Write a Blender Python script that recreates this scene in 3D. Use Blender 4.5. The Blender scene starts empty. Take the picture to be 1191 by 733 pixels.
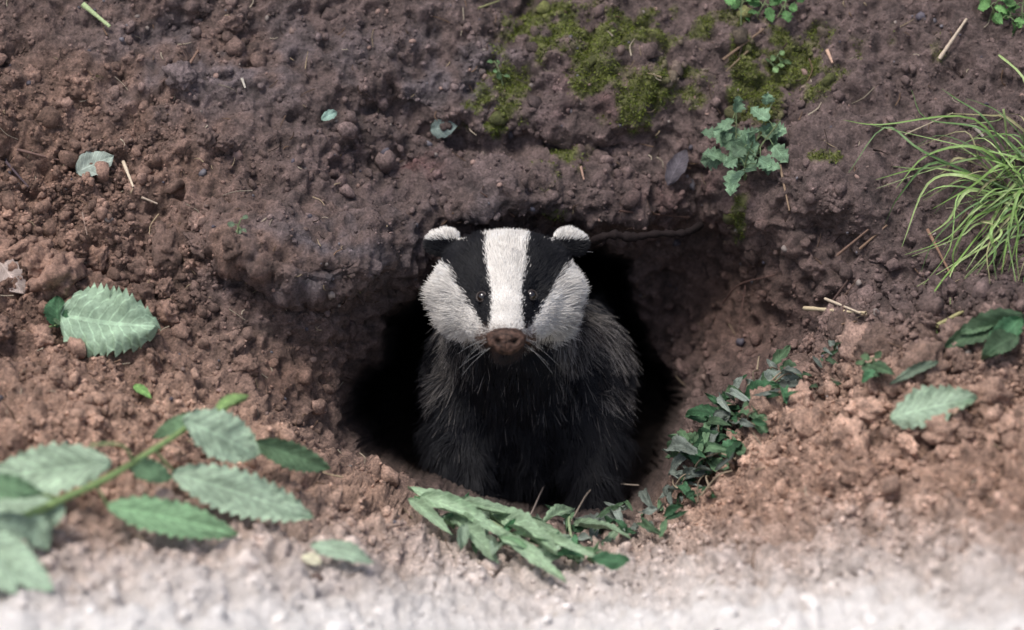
import bpy, bmesh, math, random
import numpy as np
from mathutils import Vector, Matrix
from mathutils.bvhtree import BVHTree

rng = np.random.RandomState(7)
random.seed(7)
TH = math.radians(25)
AX = np.array([1.0, 0, 0]); AV = np.array([0, math.sin(TH), math.cos(TH)]); AN = np.array([0, -math.cos(TH), math.sin(TH)])
ORG = np.array([0, 0, 0.75])
D = 3.5
def to_world(P):
    P = np.asarray(P, float)
    return P[..., 0:1]*AX + P[..., 1:2]*AV + P[..., 2:3]*AN + ORG
UPL = np.array([0.0, AV[2], AN[2]])      # world up in bank frame

def px2l(x, y, h=0.0):
    x, y, h = np.broadcast_arrays(np.asarray(x, float), np.asarray(y, float), np.asarray(h, float))
    k = 0.001*(1-h/D)
    return np.stack([(x-595.5)*k, (366.5-y)*k, h], -1)
def l2px(P):
    k = 1.0/(0.001*np.maximum(0.2, 1-P[..., 2]/D))
    return P[..., 0]*k+595.5, 366.5-P[..., 1]*k

# ------------------------------------------------------------------ noise
_perm = rng.permutation(256); _perm = np.concatenate([_perm, _perm, _perm]).astype(np.int32)
_g = rng.normal(size=(256, 3)).astype(np.float32); _g /= np.linalg.norm(_g, axis=1)[:, None]
_gx, _gy, _gz = [np.ascontiguousarray(_g[:, i]) for i in range(3)]
def pnoise(P, seed=0):
    P = np.asarray(P, np.float32)+np.float32(seed*17.31)
    X, Y, Z = [np.ascontiguousarray(P[..., i]) for i in range(3)]
    xi, yi, zi = [np.floor(a).astype(np.int32) for a in (X, Y, Z)]
    X = X-xi; Y = Y-yi; Z = Z-zi; xi &= 255; yi &= 255; zi &= 255
    wX, wY, wZ = [a*a*a*(a*(a*6-15)+10) for a in (X, Y, Z)]
    out = 0
    for dx in (0, 1):
        A0 = _perm[xi+dx]; wx = wX if dx else 1-wX
        for dy in (0, 1):
            B0 = _perm[A0+((yi+dy) & 255)]; wxy = wx*(wY if dy else 1-wY)
            for dz in (0, 1):
                idx = _perm[B0+((zi+dz) & 255)]
                d = _gx[idx]*(X-dx)+_gy[idx]*(Y-dy)+_gz[idx]*(Z-dz)
                out = out+d*wxy*(wZ if dz else 1-wZ)
    return out*1.6
def fbm(P, o=4, seed=0, gain=.5):
    a = 1.0; s = 0; f = 1.0
    for i in range(o):
        s = s+a*pnoise(P*f, seed+i*3); a *= gain; f *= 2.03
    return s
def sstep(a, b, x):
    t = np.clip((x-a)/(b-a), 0, 1); return t*t*(3-2*t)

# ------------------------------------------------------------------ mesh helpers
def make_mesh(name, V, faces, col=None, uv=None, smooth=True, mat=None, extra=None, world=True):
    V = np.asarray(V, float)
    if world: V = to_world(V)
    me = bpy.data.meshes.new(name)
    faces = np.asarray(faces) if not isinstance(faces, list) else faces
    if isinstance(faces, np.ndarray):
        nf, k = faces.shape
        me.vertices.add(len(V)); me.vertices.foreach_set('co', V.astype(np.float32).ravel())
        me.loops.add(nf*k); me.loops.foreach_set('vertex_index', faces.astype(np.int32).ravel())
        me.polygons.add(nf); me.polygons.foreach_set('loop_start', (np.arange(nf)*k).astype(np.int32))
        me.update(calc_edges=True)
    else:
        me.from_pydata([tuple(v) for v in V], [], faces)
    if smooth: me.polygons.foreach_set('use_smooth', np.ones(len(me.polygons), bool))
    if col is not None:
        a = me.color_attributes.new('Col', 'FLOAT_COLOR', 'POINT')
        c = np.ones((len(V), 4), np.float32); c[:, :3] = np.asarray(col)[:, :3]
        a.data.foreach_set('color', c.ravel())
    if extra is not None:
        for k, arr in extra.items():
            a = me.attributes.new(k, 'FLOAT', 'POINT'); a.data.foreach_set('value', np.asarray(arr, np.float32))
    if uv is not None:
        uvl = me.uv_layers.new(name='UVMap')
        li = np.zeros(len(me.loops), np.int32); me.loops.foreach_get('vertex_index', li)
        uvl.data.foreach_set('uv', np.asarray(uv, np.float32)[li].ravel())
    me.update()
    ob = bpy.data.objects.new(name, me); bpy.context.collection.objects.link(ob)
    if mat: me.materials.append(mat)
    return ob

class MB:
    def __init__(s): s.V = []; s.F = []; s.C = []; s.U = []; s.n = 0
    def add(s, V, F, C, U=None):
        V = np.asarray(V, float); C = np.asarray(C, float)
        if C.ndim == 1: C = np.tile(C, (len(V), 1))
        if U is None: U = np.zeros((len(V), 2))-1
        s.V.append(V); s.C.append(C); s.U.append(U)
        s.F.append(np.asarray(F)+s.n); s.n += len(V)
    def build(s, name, mat, smooth=True):
        return make_mesh(name, np.concatenate(s.V), np.concatenate(s.F), np.concatenate(s.C), np.concatenate(s.U), smooth, mat)
def nrm(v):
    v = np.asarray(v, float); return v/(np.linalg.norm(v, axis=-1, keepdims=True)+1e-12)

def tube(mb, pts, r0, r1, col, sides=6, rough=0.0):
    pts = np.asarray(pts, float); n = len(pts)
    T = nrm(np.gradient(pts, axis=0))
    ref = np.array([0.31, 0.2, 0.93]); A = nrm(np.cross(T, ref)); B = nrm(np.cross(T, A))
    r = np.linspace(r0, r1, n)
    if rough: r = r*(1+rough*rng.uniform(-1, 1, n))
    ang = np.linspace(0, 2*np.pi, sides, endpoint=False)
    V = pts[:, None]+r[:, None, None]*(np.cos(ang)[None, :, None]*A[:, None]+np.sin(ang)[None, :, None]*B[:, None])
    V = V.reshape(-1, 3)
    F = []
    for i in range(n-1):
        for j in range(sides):
            k = (j+1) % sides
            F.append((i*sides+j, i*sides+k, (i+1)*sides+k, (i+1)*sides+j))
    mb.add(V, F, col)

def smoothpath(P, n=16):
    P = np.asarray(P, float)
    if len(P) < 3:
        t = np.linspace(0, 1, n)[:, None]; return P[0]*(1-t)+P[-1]*t
    Q = np.vstack([2*P[0]-P[1], P, 2*P[-1]-P[-2]]); out = []
    m = len(P)-1; per = max(2, n//m)
    for i in range(m):
        p0, p1, p2, p3 = Q[i:i+4]
        for t in np.linspace(0, 1, per, endpoint=(i == m-1)):
            out.append(.5*((2*p1)+(-p0+p2)*t+(2*p0-5*p1+4*p2-p3)*t*t+(-p0+3*p1-3*p2+p3)*t**3))
    return np.array(out)

def leaf(mb, base, tip, normal, width, col, teeth=11, fold=.25, curl=.12, depth=.16, side=0.0, twist=0.0, a=.62, b=.85, wobk=.2):
    base = np.asarray(base, float); tip = np.asarray(tip, float)
    L = np.linalg.norm(tip-base); d = (tip-base)/L
    nn = np.asarray(normal, float); nn = nrm(nn-d*np.dot(nn, d)); s = np.cross(nn, d)
    nr = teeth*5+1; t = np.linspace(0, 1, nr)
    seed = rng.uniform(0, 50)
    prof = (t**a)*((1-t)**b); prof /= prof.max()
    ph = (t*teeth) % 1.0
    jag = 1+.5*pnoise(np.stack([np.floor(t*teeth)*.7, 0*t, 0*t+seed], -1))
    saw = 1+depth*jag*(1-ph)*1.3-depth*.5
    w = width/2*prof*saw
    cols = np.array([-1, -.75, -.5, -.25, 0, .25, .5, .75, 1.0])
    Tt, S = np.meshgrid(t, cols, indexing='ij'); Wd = w[:, None]*S*(1+.12*np.sign(S)*pnoise(np.stack([Tt*2, 0*S+seed, 0*S], -1)))
    rip = np.sin((Tt-.22*abs(S))*teeth*np.pi)*.04*width*np.abs(S)
    wob = pnoise(np.stack([Tt*2.5, S*1.3, 0*S+seed], -1))*width*wobk
    z = fold*np.abs(Wd)*(1-.5*Tt)+rip+wob*np.abs(S)**.5+curl*L*(np.sin(Tt*np.pi)) + twist*Wd*Tt
    along = Tt*L+np.abs(Wd)*.12*prof[:, None]
    sd = side*L*np.sin(Tt*np.pi)*.5
    V = base+along[..., None]*d+(Wd+sd)[..., None]*s+z[..., None]*nn
    V = V.reshape(-1, 3); nc = len(cols)
    i, j = np.meshgrid(np.arange(nr-1), np.arange(nc-1), indexing='ij')
    q = (i*nc+j).ravel(); F = np.stack([q, q+1, q+nc+1, q+nc], -1)
    U = np.stack([S.ravel()*.5+.5, Tt.ravel()], -1)
    shade = 1+.3*pnoise(np.stack([Tt*4, S*2, 0*S+seed+9], -1)).ravel()
    mb.add(V, F, np.outer(shade, col), U)

# ------------------------------------------------------------------ materials
def newmat(name):
    m = bpy.data.materials.new(name); m.use_nodes = True
    nt = m.node_tree; b = nt.nodes['Principled BSDF']; return m, nt, b
def node(nt, t, **k):
    n = nt.nodes.new(t)
    for a, v in k.items(): setattr(n, a, v)
    return n
def soilmat(name, bump=.8, sc=1.0):
    m, nt, b = newmat(name); L = nt.links.new
    at = node(nt, 'ShaderNodeAttribute', attribute_name='Col')
    tc = node(nt, 'ShaderNodeNewGeometry')
    n1 = node(nt, 'ShaderNodeTexNoise'); n1.inputs['Scale'].default_value = 55*sc; n1.inputs['Detail'].default_value = 8; n1.inputs['Roughness'].default_value = .72
    n2 = node(nt, 'ShaderNodeTexNoise'); n2.inputs['Scale'].default_value = 330*sc; n2.inputs['Detail'].default_value = 5; n2.inputs['Roughness'].default_value = .7
    for n in (n1, n2): L(tc.outputs['Position'], n.inputs['Vector'])
    mr = node(nt, 'ShaderNodeMapRange'); mr.inputs['From Min'].default_value = .3; mr.inputs['From Max'].default_value = .7
    mr.inputs['To Min'].default_value = .4; mr.inputs['To Max'].default_value = 1.65
    L(n1.outputs['Fac'], mr.inputs['Value'])
    mr2 = node(nt, 'ShaderNodeMapRange'); mr2.inputs['From Min'].default_value = .3; mr2.inputs['From Max'].default_value = .7
    mr2.inputs['To Min'].default_value = .45; mr2.inputs['To Max'].default_value = 1.6
    L(n2.outputs['Fac'], mr2.inputs['Value'])
    mu = node(nt, 'ShaderNodeMath', operation='MULTIPLY'); L(mr.outputs[0], mu.inputs[0]); L(mr2.outputs[0], mu.inputs[1])
    fade_at = node(nt, 'ShaderNodeAttribute', attribute_name='white_fade')
    mxf = node(nt, 'ShaderNodeMix'); mxf.data_type = 'FLOAT'
    L(fade_at.outputs['Fac'], mxf.inputs[0]); L(mu.outputs[0], mxf.inputs[2]); mxf.inputs[3].default_value = 1.0
    vm = node(nt, 'ShaderNodeVectorMath', operation='SCALE'); L(at.outputs['Color'], vm.inputs[0]); L(mxf.outputs[0], vm.inputs['Scale'])
    L(vm.outputs[0], b.inputs['Base Color'])
    wt = node(nt, 'ShaderNodeAttribute', attribute_name='wet')
    rr = node(nt, 'ShaderNodeMapRange'); rr.inputs['To Min'].default_value = .95; rr.inputs['To Max'].default_value = .42
    L(wt.outputs['Fac'], rr.inputs['Value']); L(rr.outputs[0], b.inputs['Roughness'])
    b.inputs['Specular IOR Level'].default_value = .5
    ad2 = node(nt, 'ShaderNodeMath', operation='MULTIPLY_ADD'); L(n1.outputs['Fac'], ad2.inputs[0]); ad2.inputs[1].default_value = 3.0; L(n2.outputs['Fac'], ad2.inputs[2])
    bp = node(nt, 'ShaderNodeBump'); bp.inputs['Strength'].default_value = bump; bp.inputs['Distance'].default_value = .004
    L(ad2.outputs[0], bp.inputs['Height']); L(bp.outputs[0], b.inputs['Normal'])
    return m
def leafmat(name, rough=.6, trans=.15, vein=1.45, teeth=9.):
    m, nt, b = newmat(name); L = nt.links.new
    at = node(nt, 'ShaderNodeAttribute', attribute_name='Col')
    uv = node(nt, 'ShaderNodeUVMap'); sx = node(nt, 'ShaderNodeSeparateXYZ'); L(uv.outputs[0], sx.inputs[0])
    def M(op, a, bb=None, c=None):
        n = node(nt, 'ShaderNodeMath', operation=op)
        for i, v in enumerate((a, bb, c)):
            if v is None: continue
            if isinstance(v, (int, float)): n.inputs[i].default_value = v
            else: L(v, n.inputs[i])
        return n.outputs[0]
    s = M('ABSOLUTE', M('SUBTRACT', sx.outputs[0], .5))
    f = M('FRACT', M('MULTIPLY', M('SUBTRACT', sx.outputs[1], M('MULTIPLY', s, .42)), teeth))
    lat = M('LESS_THAN', M('ABSOLUTE', M('SUBTRACT', f, .5)), .07)
    mid = M('LESS_THAN', s, .03)
    v = M('MAXIMUM', lat, mid)
    v = M('MULTIPLY', v, M('GREATER_THAN', sx.outputs[1], 0.0))
    ns = node(nt, 'ShaderNodeTexNoise'); ns.inputs['Scale'].default_value = 110; ns.inputs['Detail'].default_value = 7; ns.inputs['Roughness'].default_value = .7
    g = node(nt, 'ShaderNodeNewGeometry'); L(g.outputs['Position'], ns.inputs['Vector'])
    k = M('ADD', M('MULTIPLY', ns.outputs['Fac'], 1.6), .2)
    k = M('MULTIPLY', k, M('ADD', M('MULTIPLY', v, vein-1), 1.0))
    vm = node(nt, 'ShaderNodeVectorMath', operation='SCALE'); L(at.outputs['Color'], vm.inputs[0]); L(k, vm.inputs['Scale'])
    L(vm.outputs[0], b.inputs['Base Color']); b.inputs['Roughness'].default_value = rough
    b.inputs['Specular IOR Level'].default_value = .3
    bp = node(nt, 'ShaderNodeBump'); bp.inputs['Strength'].default_value = .8; bp.inputs['Distance'].default_value = .0025
    L(M('ADD', M('MULTIPLY', v, -.6), ns.outputs['Fac']), bp.inputs['Height']); L(bp.outputs[0], b.inputs['Normal'])
    tr = node(nt, 'ShaderNodeBsdfTranslucent'); L(vm.outputs[0], tr.inputs['Color'])
    mx = node(nt, 'ShaderNodeMixShader'); mx.inputs[0].default_value = trans
    L(b.outputs[0], mx.inputs[1]); L(tr.outputs[0], mx.inputs[2]); L(mx.outputs[0], nt.nodes['Material Output'].inputs[0])
    return m
def attrmat(name, rough=.7, spec=.3, bump=0, bs=300):
    m, nt, b = newmat(name); L = nt.links.new
    at = node(nt, 'ShaderNodeAttribute', attribute_name='Col')
    ns = node(nt, 'ShaderNodeTexNoise'); ns.inputs['Scale'].default_value = bs; ns.inputs['Detail'].default_value = 4
    g = node(nt, 'ShaderNodeNewGeometry'); L(g.outputs['Position'], ns.inputs['Vector'])
    mr = node(nt, 'ShaderNodeMapRange'); mr.inputs['To Min'].default_value = .5; mr.inputs['To Max'].default_value = 1.5; L(ns.outputs['Fac'], mr.inputs['Value'])
    vm = node(nt, 'ShaderNodeVectorMath', operation='SCALE'); L(at.outputs['Color'], vm.inputs[0]); L(mr.outputs[0], vm.inputs['Scale'])
    L(vm.outputs[0], b.inputs['Base Color']); b.inputs['Roughness'].default_value = rough; b.inputs['Specular IOR Level'].default_value = spec
    if bump:
        bp = node(nt, 'ShaderNodeBump'); bp.inputs['Strength'].default_value = bump; bp.inputs['Distance'].default_value = .001
        L(ns.outputs['Fac'], bp.inputs['Height']); L(bp.outputs[0], b.inputs['Normal'])
    return m
M_SOIL = soilmat('soil'); M_CLOD = soilmat('soil_clod', .6)
M_LEAF = leafmat('leaf_surface'); M_GRASS = attrmat('grass_blade', .5, .4); M_TWIG = attrmat('twig_bark', .85, .2, .6, 500)

# ------------------------------------------------------------------ terrain
CP = """-80 -60 -.10;200 -60 -.14;500 -60 -.20;800 -60 -.23;1100 -60 -.19;1270 -60 -.15
-80 120 -.02;200 120 -.07;450 120 -.13;650 120 -.165;850 120 -.15;1050 120 -.11;1270 120 -.05
-80 250 .03;200 250 -.01;400 240 -.07;520 240 -.125;650 240 -.16;760 240 -.18;830 240 -.16;890 240 -.10;1000 250 -.055;1270 250 0
320 310 -.015;420 310 -.035;480 315 -.09;580 275 -.13;700 275 -.165;780 300 -.25;840 310 -.23;890 310 -.14;940 310 -.07
-80 380 .09;100 380 .055;300 380 .01;370 390 -.04;430 380 -.10;780 380 -.29;840 380 -.24;900 385 -.14;960 380 -.05;1050 370 .03;1270 360 .09
-80 450 .18;100 450 .15;250 450 .085;340 450 .02;390 450 -.05;810 450 -.20;850 450 -.11;900 450 -.02;1000 450 .10;1270 450 .20
-80 520 .28;100 520 .25;300 520 .14;360 520 .07;410 530 .0;800 520 -.07;830 520 -.02;880 520 .06;1000 520 .19;1270 520 .31
-80 590 .40;100 590 .37;300 590 .27;430 590 .13;520 600 .06;620 615 .03;700 615 .02;770 595 .02;830 590 .11;900 590 .19;1050 590 .29;1270 590 .42
-80 660 .52;200 660 .45;400 660 .33;560 660 .19;720 660 .17;850 660 .28;1000 660 .36;1270 660 .51
-80 760 .68;300 760 .6;600 760 .45;900 760 .52;1270 760 .67"""
cp = np.array([[float(a) for a in r.split()] for l in CP.split('\n') for r in l.split(';')])
cl = px2l(cp[:, 0], cp[:, 1], cp[:, 2])
def tk(r2): return .5*r2*np.log(r2+1e-12)
XY = cl[:, :2]; n = len(XY)
K = tk(((XY[:, None]-XY[None])**2).sum(-1))+np.eye(n)*2e-4
Pm = np.hstack([np.ones((n, 1)), XY]); A = np.zeros((n+3, n+3)); A[:n, :n] = K; A[:n, n:] = Pm; A[n:, :n] = Pm.T
wts = np.linalg.solve(A, np.concatenate([cl[:, 2], np.zeros(3)]))
NCP = n
def tps(u, v):
    out = wts[NCP]+wts[NCP+1]*u+wts[NCP+2]*v
    for i in range(NCP): out = out+wts[i]*tk((u-XY[i, 0])**2+(v-XY[i, 1])**2)
    return out
mouth = np.array([(494, 318), (462, 352), (432, 400), (406, 452), (397, 492), (418, 530), (472, 562), (525, 580), (570, 592), (620, 603), (680, 603), (735, 598), (774, 574), (797, 530), (804, 480), (792, 425), (770, 385), (752, 338), (740, 298), (705, 280), (640, 278), (580, 283), (530, 296)], float)
def polydist(poly, u, v, closed=True):
    P = np.stack([u, v], -1); d = np.full(u.shape, 1e9); ins = np.zeros(u.shape, bool); m = len(poly)
    for i in range(m if closed else m-1):
        a = poly[i]; b = poly[(i+1) % m]; e = b-a; w = P-a
        t = np.clip((w@e)/(e@e), 0, 1); q = w-t[..., None]*e
        d = np.minimum(d, (q**2).sum(-1))
        c = ((a[1] > v) != (b[1] > v)) & (u < (b[0]-a[0])*(v-a[1])/(b[1]-a[1]+1e-15)+a[0])
        ins ^= c
    d = np.sqrt(d)
    return np.where(ins, d, -d) if closed else d
mp = px2l(mouth[:, 0], mouth[:, 1], -.03)[:, :2]
def axis(lo, hi, st, far, g=1.2):
    c = np.arange(lo, hi+st/2, st); s = st; r = []; x = c[-1]
    while x < far: s *= g; x += s; r.append(x)
    s = st; l = []; x = c[0]
    while x > -far: s *= g; x -= s; l.append(x)
    return np.concatenate([l[::-1], c, r])
us = axis(-.70, .70, .0021, 14); vs = axis(-.50, .44, .0021, 9)
Ug, Vg = np.meshgrid(us, vs, indexing='xy')
def base_h(Ug, Vg):
    uc = np.clip(Ug, -.68, .68); vc = np.clip(Vg, -.40, .42)
    h = tps(uc, vc)
    up = np.maximum(Vg-.42, 0); h = h-.2*np.minimum(up, .6)-2.14*np.maximum(up-.6, 0)
    dn = np.maximum(-.40-Vg, 0); h = h+2.14*dn
    return h
Hb = base_h(Ug, Vg)
PX, PY = l2px(np.stack([Ug, Vg, Hb], -1))
z2 = np.stack([Ug, Vg, 0*Ug+3.3], -1)
rimR = np.array([(1500, 250), (1230, 325), (1100, 350), (1000, 376), (940, 425), (880, 486), (830, 528), (790, 570), (750, 606), (700, 625), (620, 622), (560, 606), (500, 592), (440, 572), (390, 540), (350, 500), (300, 462), (220, 432), (120, 425), (-60, 420), (-400, 400), (-400, 1500), (1500, 1500)], float)
nearR = (abs(Ug) < 1.0) & (abs(Vg) < .6)
SR = np.where(Vg < 0, 100.0, -100.0); wob = 26*fbm(z2*14, 3, 15)+8*pnoise(z2*60, 16)
SR[nearR] = polydist(rimR, PX[nearR], PY[nearR])
SRn = SR+wob
rimk = .048*sstep(560, 900, PX)+.016
Hb = Hb+rimk*(sstep(-8, 20, SRn)*(1-.75*sstep(20, 190, SRn)))
near = (abs(Ug) < .5) & (abs(Vg) < .5)
S = np.full(Ug.shape, -1.0)
S[near] = polydist(mp, Ug[near], Vg[near])
nz = fbm(z2*16, 4, 5)
S2 = S+.015*nz
depth = .85*sstep(-.002, .04, S2)+.03*sstep(-.05, .01, S2)
Hh = Hb-depth
floor = -.17-2.25*(Vg+.245)+.012*nz
Hh = np.where(S2 > -.012, np.maximum(Hh, np.minimum(floor, Hb-.03*sstep(-.05, .01, S2))), Hh)
def blob(x, y, rx, ry, ang=0):
    c, s = math.cos(math.radians(ang)), math.sin(math.radians(ang))
    dx = PX-x; dy = PY-y; a = (dx*c+dy*s)/rx; b = (-dx*s+dy*c)/ry
    return np.exp(-(a*a+b*b))
Hh += .02*blob(350, 290, 80, 45, 20)+.025*blob(600, 215, 90, 35)-.04*blob(470, 195, 55, 30, -10)-.025*blob(500, 150, 80, 14, 25)
Hh += -.035*blob(215, 30, 45, 35)-.035*blob(815, 240, 22, 60)+.035*blob(905, 210, 60, 45)+.025*blob(720, 80, 90, 50)
Hh += .02*blob(60, 300, 60, 40)-.02*blob(960, 480, 60, 20, -30)+.02*blob(240, 160, 90, 30, 15)-.02*blob(110, 130, 60, 20, 20)
Hh += .03*blob(1000, 215, 70, 40, 20)-.03*blob(1010, 300, 90, 18, 25)+.02*blob(930, 300, 30, 50)-.02*blob(880, 330, 12, 60, 10)+.02*blob(660, 130, 60, 25)-.02*blob(620, 170, 120, 12)
yb = np.interp(PX, [200, 260, 330, 400, 450, 500, 560], [280, 305, 338, 352, 340, 310, 290])+12*fbm(z2*18, 3, 25)
Hh += .062*sstep(10, -14, PY-yb)*sstep(-130, -20, PY-yb)*sstep(200, 300, PX)*sstep(485, 430, PX)
yb2 = np.interp(PX, [480, 560, 700, 800, 840], [270, 258, 260, 268, 262])+8*fbm(z2*25, 3, 26)
Hh += .042*sstep(6, -10, PY-yb2)*sstep(-90, -15, PY-yb2)*sstep(500, 570, PX)*sstep(850, 790, PX)
G = np.stack([Ug, Vg, Hh], -1)
dv = np.gradient(G, axis=0); du = np.gradient(G, axis=1)
Nn = nrm(np.cross(du, dv))
white_fade = np.clip((PY+30*pnoise(z2*7, 33)+10*pnoise(z2*30, 34)-565)/160, 0, 1)**1.7  # mask of the white fade painted into the nearest soil's colour
loose = np.clip(sstep(330, 60, PX)*sstep(60, 260, PY)+sstep(-30, 40, SRn)+.25, 0, 1)
loose *= np.where(S > 0, .3, 1)
fade = np.exp(-np.maximum(0, np.maximum(abs(Ug)-.8, abs(Vg)-.6))*1.0)*(1-.5*white_fade)*(1-.7*sstep(-.006, .004, S2))
Q = G
big = fbm(Q*9, 2, 11); med = fbm(Q*32, 2, 21); sm = fbm(Q*85, 3, 31, .6); fine = pnoise(Q*270, 44)
disp = .019*big+(.0080+.006*loose)*med+(.0028+.0042*loose)*sm+(.0008+.0010*loose)*fine
rid = 1-abs(pnoise(Q*20, 50))*2.2
disp += .005*np.clip(rid, 0, 1)*(1-loose)-.009*sstep(.2, .55, pnoise(Q*38, 71))+.008*sstep(.1, .4, pnoise(Q*50, 77))*loose
G = G+Nn*(disp*fade)[..., None]
dv = np.gradient(G, axis=0); du = np.gradient(G, axis=1); Nn = nrm(np.cross(du, dv))
PX, PY = l2px(G)
def C(*a): return np.array(a)
c_up = C(.118, .084, .078); c_left = C(.212, .131, .098); c_fg = C(.36, .235, .176); c_fade = C(.88, .85, .82); c_sheen = C(.116, .110, .129); c_hole_shade = C(.018, .011, .009)
def mix(a, b, w): return a*(1-w[..., None])+b*w[..., None]
nA = fbm(Q*7, 3, 61); nB = fbm(Q*20, 3, 81)
wl = np.clip(sstep(420, 80, PX+90*nA)*.9*sstep(-60, 150, PY), 0, 1)
col = mix(np.broadcast_to(c_up, G.shape), c_left, wl)
wf = sstep(-35, 30, SRn)*.85*sstep(330, 480, PY)+.15*sstep(385, 600, PY)
wf = np.maximum(wf, .45*sstep(470, 350, PX)*sstep(360, 440, PY+40*nA))
col = mix(col, c_fg, np.clip(wf, 0, 1))
col = mix(col, c_fade, white_fade)
blue = np.clip(.8*blob(360, 300, 110, 60)+.8*blob(230, 70, 130, 70)+.6*blob(520, 90, 120, 60)+.4*blob(560, 250, 100, 40), 0, 1)*sstep(-.35, .4, nB)
col = mix(col, c_sheen, blue*.8)  # bluish sheen of the damp bank painted into its colour
red = np.clip(blob(455, 195, 55, 30)+.5*blob(690, 110, 60, 60)+.4*blob(800, 230, 80, 60), 0, 1)*sstep(-.2, .5, nB)
col = mix(col, C(.13, .04, .04), red*.5)
col = mix(col, C(.12, .066, .048), np.clip(.8*blob(860, 360, 100, 90)+.8*blob(330, 440, 50, 40), 0, 1)*.8*sstep(20, -20, SRn))
moss = 0
for (x, y, rx, ry, k) in [(640, 30, 60, 30, .9), (590, 100, 35, 45, .9), (690, 90, 60, 60, .6), (765, 100, 50, 60, .75), (915, 75, 50, 45, 1.3), (870, 110, 35, 45, 1.1), (560, 145, 30, 35, 1.1), (660, 185, 40, 20, .9), (860, 240, 10, 35, 1.6), (780, 25, 110, 25, .6), (1050, 60, 120, 50, .4), (110, 100, 35, 25, .4), (640, 240, 30, 30, .6), (430, 345, 50, 30, .4), (960, 180, 25, 12, .8), (470, 60, 70, 40, .3)]:
    moss = moss+k*blob(x, y, rx, ry)
mossm = sstep(.40, 1.10, moss*(.95+1.5*fbm(Q*30, 3, 91)))
col = mix(col, C(.09, .108, .022), mossm*.8)
cav_shade = np.clip(1+.38*(med*.5+sm), .45, 1.5)  # crevice shade painted into colour: hollows darker, bumps lighter
col = col*(cav_shade*(1-.7*white_fade)+.7*white_fade)[..., None]
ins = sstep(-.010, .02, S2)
col = mix(col, c_hole_shade, ins)  # burrow shade painted in: soil inside the mouth goes near black
wet = np.clip(blue*1.0+.3*(1-loose), 0, 1)*(1-ins)
H, W = Ug.shape
ii, jj = np.meshgrid(np.arange(H-1), np.arange(W-1), indexing='ij'); q = (ii*W+jj).ravel()
F = np.stack([q, q+1, q+W+1, q+W], -1)
Gf = G.reshape(-1, 3); colf = col.reshape(-1, 3); white_fade_f = white_fade.ravel()*.85
ground = make_mesh('ground', Gf, F, colf, None, True, M_SOIL, {'wet': wet.ravel(), 'white_fade': white_fade_f})

iu = np.where(abs(us) < .78)[0]; iv = np.where(abs(vs) < .6)[0]
sub = G[iv[0]:iv[-1]+1:3, iu[0]:iu[-1]+1:3]; h2, w2 = sub.shape[:2]
i2, j2 = np.meshgrid(np.arange(h2-1), np.arange(w2-1), indexing='ij'); q = (i2*w2+j2).ravel()
bvh = BVHTree.FromPolygons([tuple(p) for p in sub.reshape(-1, 3).tolist()], np.stack([q, q+1, q+w2+1, q+w2], -1).tolist())
CAM = Vector((0, 0, D))
def hit(x, y, lift=0.0):
    t = Vector(px2l(x, y, 0)); d = (t-CAM).normalized()
    loc, no, _, _ = bvh.ray_cast(CAM, d)
    if loc is None: loc = t; no = Vector((0, 0, 1))
    if no.z < 0: no = -no
    no = (no+Vector((0, .25, .6))).normalized()
    return np.array(loc)+np.array(no)*lift, np.array(no)

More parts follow.
